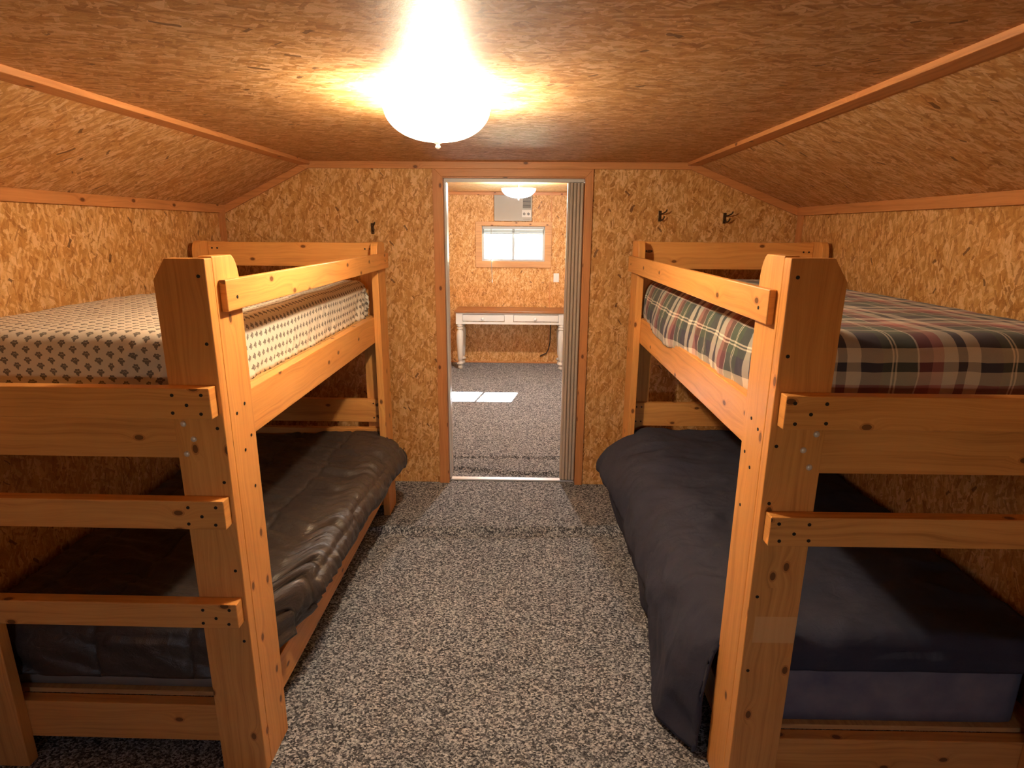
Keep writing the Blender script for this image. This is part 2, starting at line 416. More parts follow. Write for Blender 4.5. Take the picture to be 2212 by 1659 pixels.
# trims of reddish pine
tn = [0]
def trim(bm, long, bevel=.002):
    tn[0] += 1; return struct(obj('trim_%d' % tn[0], bm, 'trim_pine', long=long, bevel=bevel))
t2 = .019
bm = bmesh.new(); prism(bm, [(RL+.015, HC), (RL+.015, HC-.020), (RL-.040, HC-.024), (RL-.052, HC-.024), (RL, HC)], 'y', Y0, D-t2); trim(bm, 'y')
bm = bmesh.new(); prism(bm, [(RR-.023, HC), (RR-.023, HC-.018), (RR+.035, HC-.021), (RR+.052, HC-.020), (RR, HC)], 'y', Y0, D-t2); trim(bm, 'y')
bm = bmesh.new(); prism(bm, [(WL, KL), (WL+t2, KL+.009), (WL+t2, KL-.040), (WL, KL-.040)], 'y', Y0, D-t2); trim(bm, 'y')
bm = bmesh.new(); prism(bm, [(WR, KR), (WR-t2, KR+.007), (WR-t2, KR-.042), (WR, KR-.042)], 'y', Y0, D-t2); trim(bm, 'y')
bm = bmesh.new(); box(bm, RL, RR, D-t2, D, HC-.041, HC); trim(bm, 'x')
bm = bmesh.new(); prism(bm, [(RL, HC), (RL, HC-.041), (WL, KL-.048), (WL, KL)], 'y', D-t2, D); trim(bm, 'x')
bm = bmesh.new(); prism(bm, [(RR, HC), (RR, HC-.041), (WR, KR-.048), (WR, KR)], 'y', D-t2, D); trim(bm, 'x')
bm = bmesh.new(); box(bm, WL, WL+.016, D-.075, D-t2, 0, KL-.040); trim(bm, 'z')
bm = bmesh.new(); box(bm, WR-.016, WR, D-.075, D-t2, 0, KR-.042); trim(bm, 'z')
# door casing
cz = HC-.041
bm = bmesh.new(); prism(bm, [(DL-.056, 0), (DL, 0), (DL, DH), (DL-.045, cz), (DL-.056, cz)], 'y', D-t2, D); trim(bm, 'z')
bm = bmesh.new(); prism(bm, [(DR, 0), (DR+.044, 0), (DR+.044, cz), (DR+.040, cz), (DR, DH)], 'y', D-t2, D); trim(bm, 'z')
bm = bmesh.new(); prism(bm, [(DL, DH), (DR, DH), (DR+.040, cz), (DL-.045, cz)], 'y', D-t2, D); trim(bm, 'x')
# lining boards of the opening
bm = bmesh.new(); box(bm, DL, DL+.006, D-t2+.002, D1, 0, DH); trim(bm, 'z', 0)
bm = bmesh.new(); box(bm, DR-.006, DR, D-t2+.002, D1, 0, DH); trim(bm, 'z', 0)
bm = bmesh.new(); box(bm, DL+.006, DR-.006, D, D1, DH-.006, DH); trim(bm, 'x', 0)
# far room trims
bm = bmesh.new(); box(bm, RL, RR, D2-t2, D2, HF-.035, HF); trim(bm, 'x')
bm = bmesh.new(); box(bm, WL, WR, D2-.010, D2, 0, .016); trim(bm, 'x')
bm = bmesh.new(); box(bm, .296, .306, D2-.004, D2, 0, HF-.036); trim(bm, 'z', 0)

# folding door of the opening
fd = tag(empty('folding_door', (.31, D+.065, 0)), 'taupe vinyl accordion door folded against right side of doorway', 'door')
def child_world(o, p):
    o.parent = p; o.matrix_parent_inverse = Matrix.Translation(-Vector(p.location)); return o
x0, x1 = .262, .349; nf = 4; w_ = (x1-x0)/nf
for i in range(nf):                                      # the stacked pleats
    bm = bmesh.new(); cx = x0 + w_*(i+.5); pts = []
    for k in range(9): a = PI*k/8; pts.append((cx - .46*w_*math.cos(a), D+.028 - .012*math.sin(a)))
    for k in range(9): a = PI*k/8; pts.append((cx + .46*w_*math.cos(a), D+.105 + .012*math.sin(a)))
    child_world(obj('pleat', (prism(bm, pts, 'z', .022, DH-.03) or bm), 'taupe_vinyl', None, 'z', smooth='auto'), fd)
child_world(bxo('lead_post', 'taupe_vinyl', (.250, .262, D+.03, D+.10, .02, DH-.028), bevel=.002), fd)
child_world(bxo('track', 'pale_strip', (DL+.007, DR-.007, D+.045, D+.085, DH-.026, DH-.0065)), fd)
child_world(bxo('strike_post', 'pale_strip', (DL+.0065, DL+.02, D+.035, D+.125, .018, DH-.028), bevel=.002), fd)
tag(bxo('threshold_strip', 'aluminium', (DL+.008, DR-.008, D+.03, D+.075, 0, .012), bevel=.003), 'bright metal threshold strip across doorway floor', 'threshold')

# ------------------------------------------------------------------ far window, blind, outside
fr_ = struct(empty('window_1', ((WX0+WX1)/2, D2, WZ0)))
W = lambda o: child_world(o, fr_)
bm = bmesh.new(); y0, y1 = D2-t2, D2
box(bm, -.644, .311, y0, y1, WZ1+.006, 1.802); box(bm, -.644, WX0, y0, y1, WZ0-.0, WZ1+.006); box(bm, WX1, .311, y0, y1, WZ0, WZ1+.006); box(bm, -.644, .311, y0, y1, 1.241, WZ0)
W(obj('casing', bm, 'window_pine', long='x', bevel=.002))
bm = bmesh.new(); s_ = .028
box(bm, WX0, WX0+s_, D2+.01, D2+.07, WZ0, WZ1); box(bm, WX1-s_, WX1, D2+.01, D2+.07, WZ0, WZ1)
box(bm, WX0+s_, WX1-s_, D2+.01, D2+.07, WZ0, WZ0+s_); box(bm, WX0+s_, WX1-s_, D2+.01, D2+.07, WZ1-s_, WZ1)
W(obj('sash_frame', bm, 'vinyl_white', bevel=.002))
W(bxo('mullion', 'vinyl_white', (-.185, -.155, D2+.02, D2+.06, WZ0+s_, WZ1-s_)))
for a, b in ((WX0+s_, -.185), (-.155, WX1-s_)): W(bxo('pane', 'window_glass', (a, b, D2+.038, D2+.042, WZ0+s_, WZ1-s_)))
fr2 = struct(empty('window_2', ((NX0+NX1)/2, Y0, NZ0)))
W2 = lambda o: child_world(o, fr2); NXM = (NX0+NX1)/2
bm = bmesh.new()
box(bm, NX0-.07, NX1+.07, Y0, Y0+t2, NZ1, NZ1+.07); box(bm, NX0-.07, NX1+.07, Y0, Y0+t2, NZ0-.07, NZ0); box(bm, NX0-.07, NX0, Y0, Y0+t2, NZ0, NZ1); box(bm, NX1, NX1+.07, Y0, Y0+t2, NZ0, NZ1)
W2(obj('casing', bm, 'window_pine', long='x', bevel=.002))
bm = bmesh.new()
box(bm, NX0, NX0+s_, Y0-.07, Y0-.01, NZ0, NZ1); box(bm, NX1-s_, NX1, Y0-.07, Y0-.01, NZ0, NZ1); box(bm, NX0+s_, NX1-s_, Y0-.07, Y0-.01, NZ0, NZ0+s_); box(bm, NX0+s_, NX1-s_, Y0-.07, Y0-.01, NZ1-s_, NZ1); box(bm, NXM-.015, NXM+.015, Y0-.06, Y0-.02, NZ0+s_, NZ1-s_)
W2(obj('sash_frame', bm, 'vinyl_white', bevel=.002))
for a, b in ((NX0+s_, NXM-.015), (NXM+.015, NX1-s_)): W2(bxo('pane', 'window_glass', (a, b, Y0-.042, Y0-.038, NZ0+s_, NZ1-s_)))
bl = tag(empty('window_blind', (-.17, D2-.03, 1.74)), 'white venetian blind pulled up at top of small far window', 'blind')
B = lambda o: child_world(o, bl)
B(bxo('head_rail', 'blind_white', (WX0+.01, WX1-.01, D2-.028, D2+.006, 1.712, 1.746), bevel=.003))
bm = bmesh.new()
for i in range(9): box(bm, WX0+.015, WX1-.015, D2-.026, D2+.002, 1.668+i*.0048, 1.6724+i*.0048)
o = B(obj('slat_stack', bm, 'blind_grey'))
B(bxo('bottom_rail', 'blind_white', (WX0+.015, WX1-.015, D2-.026, D2+.003, 1.654, 1.666), bevel=.002))
bm = bmesh.new(); tube(bm, [(-.447, D2-.034, 1.72), (-.449, D2-.036, 1.4), (-.44, D2-.034, 1.20), (-.435, D2-.032, 1.09)], .0035); B(obj('pull_cord', bm, 'blind_white'))
bm = bmesh.new(); lathe(bm, [(.004, 1.05), (.009, 1.06), (.006, 1.09), (.003, 1.095)], (-.435, D2-.032), 12); B(obj('cord_tassel', bm, 'white_plastic', smooth=True))

bm = bmesh.new(); vs4 = [bm.verts.new(p) for p in ((-60, D2+T+.3, -.5), (60, D2+T+.3, -.5), (60, 120, -.5), (-60, 120, -.5))]; bm.faces.new(vs4)
struct(obj('ground', bm, 'outside_grass'))
pl = bpy.data.lights.new('sky_portal', 'AREA'); pl.shape = 'RECTANGLE'; pl.size = .79; pl.size_y = .43; pl.cycles.is_portal = True
pl2 = bpy.data.lights.new('sky_portal', 'AREA'); pl2.shape = 'RECTANGLE'; pl2.size = .7; pl2.size_y = .5; pl2.cycles.is_portal = True
po2 = bpy.data.objects.new('sky_portal', pl2); COL.objects.link(po2); po2.location = (-.27, Y0-.12, 1.37); po2.rotation_euler = (PI/2, 0, 0)
po = bpy.data.objects.new('sky_portal', pl); COL.objects.link(po); po.location = (-.17, D2+.12, 1.533); po.rotation_euler = (-PI/2, 0, 0)

# ------------------------------------------------------------------ air conditioner, plate, cord, hooks
ac = tag(empty('air_conditioner', (-.175, D2, 1.81)), 'beige window air conditioner high on far wall above small window', 'air conditioner')
A = lambda o: child_world(o, ac)
ax0, ax1, az0, az1 = -.410, .060, 1.812, 2.118
A(bxo('housing', 'ac_beige', (ax0, ax1, D2-.055, D2, az0, az1), bevel=.006))
gx1 = -.078
bm = bmesh.new(); n = 22
for i in range(n):
    z = az0+.03 + (az1-.02-az0-.03)*i/n; box(bm, ax0+.018, gx1, D2-.062, D2-.055, z, z+.007)
A(obj('grille', bm, 'ac_beige'))
bm = bmesh.new()
for i in range(9):
    z = 1.965 + i*.0145; prism(bm, [(D2-.066, z), (D2-.056, z+.006), (D2-.056, z+.009), (D2-.066, z+.003)], 'x', gx1+.022, ax1-.018)
A(obj('louver', bm, 'ac_dark'))
cpn = A(bxo('control_panel', 'ac_panel', (gx1+.012, ax1-.01, D2-.062, D2-.055, 1.858, 1.945), bevel=.003))
for cx in (-.038, .014):
    bm = bmesh.new(); cyl(bm, (cx, D2-.062, 1.897), (cx, D2-.078, 1.897), .016, .013, 16); box(bm, cx-.003, cx+.003, D2-.083, D2-.078, 1.884, 1.910)
    k = obj('knob', bm, 'ac_dark', smooth='auto'); k.parent = cpn
A(bxo('badge', 'ac_dark', (-.05, .035, D2-.0565, D2-.0548, 1.832, 1.837)))

sp = tag(empty('switch_plate', (.38, D2, 1.118)), 'cream switch plate on far wall right of small window', 'switch plate')
child_world(bxo('plate', 'white_plastic', (.345, .415, D2-.007, D2, 1.062, 1.174), bevel=.003), sp)
child_world(bxo('toggle', 'white_plastic', (.374, .386, D2-.016, D2-.007, 1.105, 1.131), bevel=.002), sp)
bm = bmesh.new(); tube(bm, [(.315, D2-.006, .60), (.322, D2-.008, .45), (.318, D2-.008, .28), (.30, D2-.010, .19), (.27, D2-.012, .135), (.23, D2-.012, .12), (.19, D2-.02, .10)], .006)
tag(obj('power_cord', bm, 'black_rubber', smooth=True), 'dark power cord hanging down far wall under the desk', 'cord')

def hook(x, z, lab):
    h = tag(empty('coat_hook', (x, D, z)), lab, 'hook', 'coat hooks on back wall')
    c = lambda o: child_world(o, h)
    c(bxo('back_plate', 'hook_brass', (x-.010, x+.010, D-.004, D, z-.035, z+.03), bevel=.002))
    bm = bmesh.new(); tube(bm, [(x, D-.003, z+.012), (x+.012, D-.03, z+.012), (x+.025, D-.055, z+.022), (x+.03, D-.062, z+.035)], .0045); c(obj('prong', bm, 'hook_brass', smooth=True))
    bm = bmesh.new(); tube(bm, [(x, D-.003, z-.015), (x+.008, D-.03, z-.028), (x+.016, D-.042, z-.018), (x+.02, D-.045, z-.004)], .0045); c(obj('prong', bm, 'hook_brass', smooth=True))
hook(-.970, 1.715, 'small dark metal coat hook on back wall left of doorway, above left bunk')
hook(.818, 1.80, 'small dark metal coat hook on back wall, nearer one right of the doorway')
hook(1.216, 1.79, 'small dark metal coat hook on back wall under right ceiling slope, farther from doorway')

# ------------------------------------------------------------------ ceiling lamps
def lamp(name, x, y, ceil, rim, r, depth, glass, label, watts, color):
    e = tag(empty(name, (x, y, ceil)), label, 'ceiling lamp')
    c = lambda o: child_world(o, e)
    bm = bmesh.new(); lathe(bm, [(.075, ceil), (.078, ceil-.006), (.070, ceil-.016), (.02, ceil-.020), (.012, ceil-.022)], (x, y)); c(obj('canopy', bm, 'white_metal', smooth='auto'))
    bm = bmesh.new(); prof = []
    for i in range(13):
        a = i/12 * PI/2; prof.append((max(.012, r*math.sin(a)**.85), rim - depth*math.cos(a)**1.15))
    inner = [(max(.010, rr-.005), zz+.004) for rr, zz in reversed(prof)]
    lathe(bm, prof + [(r+.003, rim+.004)] + inner, (x, y), 48, cap=False)
    c(obj('glass_bowl', bm, glass, smooth=True))
    bm = bmesh.new(); lathe(bm, [(.004, rim-depth-.022), (.009, rim-depth-.016), (.006, rim-depth-.008), (.014, rim-depth-.004), (.014, rim-depth), (.004, rim-depth+.004)], (x, y), 16); c(obj('finial', bm, 'white_metal', smooth=True))
    bm = bmesh.new(); cyl(bm, (x, y, rim-depth+.003), (x, y, ceil-.02), .004); c(obj('stem', bm, 'white_metal', smooth=True))
    for s in (-1, 1):
        bm = bmesh.new(); bz = rim - .012
        bmesh.ops.create_uvsphere(bm, u_segments=14, v_segments=10, radius=.022, matrix=Matrix.Translation((x+s*.062, y, bz)))
        b = c(obj('bulb', bm, 'bulb_glow', smooth=True))
        bm = bmesh.new(); cyl(bm, (x+s*.042, y, bz+.004), (x+s*.008, y, bz+.014), .012); c(obj('bulb_holder', bm, 'white_metal', smooth='auto'))
    l = bpy.data.lights.new('lamp_light', 'POINT'); l.energy = watts; l.color = color; l.shadow_soft_size = .035
    lo = bpy.data.objects.new('lamp_light', l); COL.objects.link(lo); lo.location = (0, 0, rim-.022-ceil); lo.parent = e
lamp('ceiling_lamp', -.283, 1.98, HC, 2.066, .163, .088, 'lit_glass_warm', 'large lit glass bowl lamp on ceiling between the two bunk beds', LAMP_W, (1, .85, .64))
lamp('ceiling_lamp', -.083, 5.85, HF, 2.078, .161, .08, 'lit_glass_cool', 'small lit glass bowl lamp on far room ceiling seen through doorway', FAR_W, (.97, .97, 1))

# ------------------------------------------------------------------ white desk in the far room
dk = tag(empty('desk', (-.19, 7.44, 0)), 'white desk with brown wooden top and two drawers against far wall', 'desk')
K = lambda o: child_world(o, dk)
dx0, dx1, dy0, dy1 = -.865, .487, 7.24, 7.635
K(bxo('desk_top', 'desk_wood', (dx0-.015, dx1+.015, dy0-.02, dy1, .716, .742), long='x', bevel=.006))
bm = bmesh.new(); fz0, fz1 = .575, .716
box(bm, dx0, dx0+.085, dy0, dy0+.06, fz0, fz1); box(bm, dx1-.085, dx1, dy0, dy0+.06, fz0, fz1)
box(bm, dx0+.085, dx1-.085, dy0+.004, dy0+.022, fz0, fz0+.03); box(bm, dx0+.085, dx1-.085, dy0+.004, dy0+.022, fz1-.018, fz1); mxc = (dx0+dx1)/2 - .02
box(bm, mxc-.055, mxc+.055, dy0+.004, dy0+.022, fz0+.03, fz1-.018)
box(bm, dx0, dx0+.02, dy0+.06, dy1, fz0, fz1); box(bm, dx1-.02, dx1, dy0+.06, dy1, fz0, fz1); box(bm, dx0+.02, dx1-.02, dy1-.02, dy1, fz0, fz1)
K(obj('apron', bm, 'white_paint', bevel=.002))
for a, b in ((dx0+.088, mxc-.058), (mxc+.058, dx1-.088)):
    d = K(bxo('drawer', 'white_paint', (a, b, dy0-.003, dy0+.02, fz0+.038, fz1-.026), bevel=.003))
    bm = bmesh.new(); cxk = (a+b)/2 - .01; zk = (fz0+fz1)/2+.003
    prof = [(.008, .002), (.008, .012), (.02, .018), (.022, .028), (.014, .036), (.002, .038)]; rings = []
    for r, t in prof: rings.append([bm.verts.new((cxk + r*math.cos(2*PI*i/18), dy0 - t, zk + r*math.sin(2*PI*i/18))) for i in range(18)])
    for A_, B_ in zip(rings, rings[1:]):
        for i in range(18): bm.faces.new((A_[i], A_[(i+1) % 18], B_[(i+1) % 18], B_[i]))
    bm.faces.new(rings[-1])
    k = obj('knob', bm, 'white_plastic', smooth=True); k.parent = d
LEG = [(.020, 0), (.028, .008), (.031, .022), (.026, .04), (.016, .048), (.016, .056), (.038, .062), (.042, .072), (.036, .082), (.022, .092), (.020, .105), (.030, .12), (.033, .17), (.037, .25), (.042, .34), (.045, .42), (.041, .47), (.030, .495), (.027, .505), (.040, .512), (.041, .522), (.030, .528), (.030, .538), (.041, .545), (.042, .556), (.036, .575)]
for lx in (dx0+.043, dx1-.043):
    for ly in (dy0+.043, dy1-.045):
        bm = bmesh.new(); lathe(bm, LEG, (lx, ly), 24); K(obj('leg', bm, 'white_paint', smooth='auto'))

# ------------------------------------------------------------------ bunk beds
TH, BW = .038, .140
def bunk(side, xA, yN, rz, T, L, Wd, label, zr, rungs, bolts, front_outer_w, gz, post_mat='bunk_pine'):
    """local frame: x = side*u (u away from the aisle), y = v (away from the camera)"""
    e = tag(empty('bunk_bed', (xA, yN, 0), rz), label, 'bunk bed', 'bunk beds')
    S = side
    def bx(bm, u0, u1, v0, v1, z0, z1): box(bm, min(S*u0, S*u1), max(S*u0, S*u1), v0, v1, z0, z1)
    def board(name, u0, u1, v0, v1, z0, z1, long, mat='bunk_pine', bev=.003):
        bm = bmesh.new(); bx(bm, u0, u1, v0, v1, z0, z1); return obj(name, bm, mat, e, long, bev)
    def arc(c0, c1):                                      # rounded chamfer between two outline points
        (a, za), (b, zb) = c0, c1; k = (b, za) if True else None
        out = []
        for i in range(5):
            t = i/4; q = (a*(1-t)**2 + (b*.55+(a+b)*.225)*2*t*(1-t) + b*t*t, za*(1-t)**2 + (za*.55+(za+zb)*.225)*2*t*(1-t) + zb*t*t); out.append(q)
        return out
    def post(uo, vo, du, dv, w=BW, mat='bunk_pine'):
        bm = bmesh.new()
        U = lambda u: S*(uo + du*u); V = lambda v: vo + dv*v
        prism(bm, [(U(0), 0), (U(w), 0), (U(w), T-.055), (U(w-.035), T), (U(0), T)], 'y', V(0), V(TH))
        top = arc((.145, T+.004), (.178, T-.055))
        prism(bm, [(V(TH), 0), (V(.178), 0)] + [(V(a), z) for a, z in reversed(top)] + [(V(TH), T+.004)], 'x', U(0), U(TH))
        return obj('corner_post', bm, mat, e, 'z', .003)
    def screw(par, u, v, z, ax):
        bm = bmesh.new(); d = {'v': Vector((0, -.0012, 0)), 'u': Vector((-S*.0012, 0, 0))}[ax]; p = Vector((S*u, v, z))
        cyl(bm, p - d, p + d, .0048, n=10); o = obj('screw', bm, 'dark_screw', par); return o
    fp = post(0, 0, 1, 1, mat=post_mat); fo = post(Wd, 0, -1, 1, w=front_outer_w)
    rp = post(0, L, 1, -1); ro = post(Wd, L, -1, -1)
    for z in (T-.045, 1.415, 1.18, 1.02, .74, .50): screw(fp, .020, 0, z, 'v')
    for v, z in ((.075, 1.20), (.125, 1.215), (.10, 1.08), (.145, 1.11), (.135, .95)): screw(fp, 0, v, z, 'u')
    for u, z in bolts:
        bm = bmesh.new(); bmesh.ops.create_uvsphere(bm, u_segments=14, v_segments=8, radius=.0085, matrix=Matrix.Translation((S*u, 0, z)) @ Matrix.Diagonal((1, .62, 1, 1)))
        b_ = obj('bolt_head', bm, 'bolt_steel', fp, smooth=True)
    # aisle guard rail
    gr = board('guard_rail', -.019, 0, .058, L+.004, gz[0], gz[1], 'y')
    screw(gr, -.019, .115, (gz[0]+gz[1])/2-.008, 'u'); screw(gr, -.019, L-.08, (gz[0]+gz[1])/2, 'u')
    # rails carrying the two decks
    z0, z1 = zr
    board('side_rail', TH, 2*TH, TH, L-TH, z0, z1, 'y'); board('side_rail', Wd-2*TH, Wd-TH, TH, L-TH, z0, z1, 'y')
    board('deck', 2*TH, Wd-2*TH, 2*TH, L-2*TH, z1-.016, z1+.001, 'y', 'plywood', 0)
    board('side_rail', TH, 2*TH, TH, L-TH, .10, .24, 'y'); board('side_rail', Wd-2*TH, Wd-TH, TH, L-TH, .10, .24, 'y')
    board('deck', 2*TH, Wd-2*TH, 2*TH, L-2*TH, .226, .243, 'y', 'plywood', 0)
    for a, b in ((TH, 2*TH), (L-2*TH, L-TH)):
        board('end_rail', 2*TH, Wd-2*TH, a, b, z0-.004, z1-.018, 'x')
        board('end_rail', 2*TH, Wd-2*TH, a, b, .085, .225, 'x')
    # rear end: headboards
    hb = board('headboard', TH+.001, Wd-TH-.001, L-2*TH, L-TH, 1.502, T-.002, 'x')
    lb = board('headboard', TH+.001, Wd-TH-.001, L-2*TH-.001, L-TH, .572, .714, 'x')
    l2 = board('headboard', TH+.001, Wd-TH-.001, L-2*TH-.001, L-TH, .392, .530, 'x')
    for q, zz in ((hb, (1.6,)), (lb, (.60, .69)), (l2, (.51,))):
        for z in zz:
            for u in (TH+.025, TH+.055, Wd-TH-.025, Wd-TH-.055): screw(q, u, L-2*TH-.001, z, 'v')
    # near end: rungs screwed across the two posts
    for k, (za, zb, ustart) in enumerate(rungs):
        rg = board('ladder_rung', ustart, Wd-.012, -TH, 0, za, zb, 'x')
        for du, dz in ((.022, .018), (.100, .019), (.064, .046), (.028, zb-za-.016), (.104, zb-za-.018)):
            screw(rg, ustart+du, -TH, zb-dz, 'v'); screw(rg, Wd-.012-du, -TH, zb-dz, 'v')
    return e

LX, LY, LL, LW = -.8215, 1.5173, 1.963, 1.03
RX, RY, RL_, RW = .6255, 1.4417, 2.04, 1.03
RROT = .0102
bunk(-1, LX, LY, 0, 1.6365, LL, LW, 'honey pine bunk bed on left with three ladder rungs across its near end',
     (1.080, 1.226), [(1.217, 1.303, .010), (.892, .979, .010), (.571, .652, .010)], [(.113, 1.192), (.090, 1.148), (.115, 1.104)], .245, (1.492, 1.578))
bunk(1, RX, RY, RROT, 1.652, RL_, RW, 'honey pine bunk bed on right, two rungs and a pale patch at its near end',
     (1.094, 1.236), [(1.237, 1.324, .013), (.916, .999, .013)], [(.118, 1.214), (.090, 1.170), (.111, 1.123)], .14, (1.484, 1.572), 'bunk_pine_patched')

# ------------------------------------------------------------------ bedding
def fbm(p, oct=4, s=1.0):
    return noise.fractal(Vector(p)*s, 1.0, 2.0, oct)
def fold1(s, hw, r):
    """unfolded coordinate -> (position, drop) over a rounded edge"""
    sg = 1 if s >= 0 else -1; a = abs(s)
    if a < hw-r: return sg*a, 0
    th = (a-(hw-r))/r
    if th < PI/2: return sg*(hw-r + r*math.sin(th)), r*(1-math.cos(th))
    return sg*hw, r + (a-(hw-r)-r*PI/2)
def mattress(name, mat, label, cx, cy, hw, hl, z0, z1, r, step, disp, rz=0, R=.05, group=None, slump=False):
    h = z1-z0; ext = r*PI/2 - r + (h-r); na = int(2*(hw+ext)/step); nb = int(2*(hl+ext)/step)
    bm = bmesh.new(); uvl = bm.loops.layers.uv.new('UVMap'); V = []; UVS = {}
    for j in range(nb+1):
        b = -(hl+ext) + 2*(hl+ext)*j/nb; row = []
        for i in range(na+1):
            a = -(hw+ext) + 2*(hw+ext)*i/na
            x, dx = fold1(a, hw, r); y, dy = fold1(b, hl, r); dr = min(max(dx, dy) + .12*min(dx, dy), h)
            ex, ey = abs(x)-(hw-R), abs(y)-(hl-R)
            if ex > 0 and ey > 0:
                k = max(ex, ey)/math.hypot(ex, ey); x = math.copysign(hw-R+ex*k, x); y = math.copysign(hl-R+ey*k, y)
            p = Vector((x, y, z1-dr)); p += disp(a, b, x, y, dr/h, hw, hl)
            if dr >= h-1e-6: p.z = z0 + (min(0, p.z-z0) if a < 0 and slump else 0)
            v = bm.verts.new(p); UVS[v] = (a+cx, b+cy); row.append(v)
        V.append(row)
    for j in range(nb):
        for i in range(na): bm.faces.new((V[j][i], V[j][i+1], V[j+1][i+1], V[j+1][i]))
    for f in bm.faces:
        for l in f.loops: l[uvl].uv = UVS[l.vert]
    # close the underside
    be = [e_ for e_ in bm.edges if e_.is_boundary]
    bmesh.ops.contextual_create(bm, geom=be)
    me = bpy.data.meshes.new(name); bm.to_mesh(me); bm.free(); me.materials.append(MAT[mat])
    for p in me.polygons: p.use_smooth = len(p.vertices) == 4
    o = bpy.data.objects.new(name, me); COL.objects.link(o); o.location = (cx, cy, 0); o.rotation_euler = (0, 0, rz)
    return tag(o, label, 'mattress', group)

def disp_paw(a, b, x, y, t, hw, hl):
    d = Vector((0, 0, 0))
    d.z += .010*fbm((a*2.3, b*2.0, 1.3), 3) + .003*fbm((a*9, b*9, 4), 3)
    side = min(1, t*2.5)
    if t > .02:                                           # gathers towards the corners and along the hem
        corner = max(0, 1-(hl-abs(y))/.30) if abs(x) > hw-.03 else max(0, 1-(hw-abs(x))/.30)
        amp = side*(.004 + .030*corner + .007*max(0, t-.6)/.4)
        k = b if abs(x) > hw-.03 else a
        w = fbm((k*26 + 3*t, t*2.2 + k*4, 2.2), 3)
        n = Vector((math.copysign(1, x), 0, 0)) if abs(x) > hw-.03 else Vector((0, math.copysign(1, y), 0))
        d += n*(amp*w); d.z += .022*corner*side*fbm((k*14, t*4, 8), 2)
    return d
def disp_plaid(a, b, x, y, t, hw, hl):
    d = Vector((0, 0, .009*fbm((a*2.0, b*2.2, 5.3), 3) + .0025*fbm((a*10, b*10, 9), 2)))
    if t > .02:
        k = b if abs(x) > hw-.03 else a; side = min(1, t*3)
        n = Vector((math.copysign(1, x), 0, 0)) if abs(x) > hw-.03 else Vector((0, math.copysign(1, y), 0))
        bulge = .020*math.sin(min(1, t)*PI)
        if x < -hw+.06:                                   # slumps over the aisle rail
            w_ = max(0, min(1, (b+.80)/.35)) * (.75 + .25*math.sin(b*5)); e_ = t*t*(3-2*t)
            d.x -= .062*e_*w_; d.z -= .035*e_*w_ + .008*e_*fbm((b*6, 0, 4), 2)
        d += n*(bulge + side*.007*fbm((k*16 + 2*t, t*1.6, 3.1), 3))
    return d
mattress('mattress', 'paw_print_cotton', 'white mattress with grey paw-print sheet on top of left bunk', LX-.087-.433, LY+.981, .433, .893, 1.2275, 1.425, .055, .013, disp_paw, group='mattresses')
mattress('mattress', 'plaid_flannel', 'mattress in red green and navy plaid sheet on top of right bunk', RX+.092+.425-.010, RY+1.02, .425, .935, 1.2375, 1.455, .055, .014, disp_plaid, RROT, group='mattresses', slump=True)
flat = lambda a, b, x, y, t, hw, hl: Vector((0, 0, .004*fbm((a*3, b*3, 0), 2)))
mattress('mattress', 'ticking_grey', 'thin mattress under the dark brown comforter on lower left bunk', LX-.09-.42, LY+.981, .42, .885, .2435, .44, .04, .04, flat, group='mattresses')
mattress('mattress', 'ticking_blue', 'thin mattress under the navy comforter on lower right bunk', RX+.10+.41-.010, RY+1.02, .41, .92, .2435, .475, .04, .04, flat, RROT, group='mattresses')

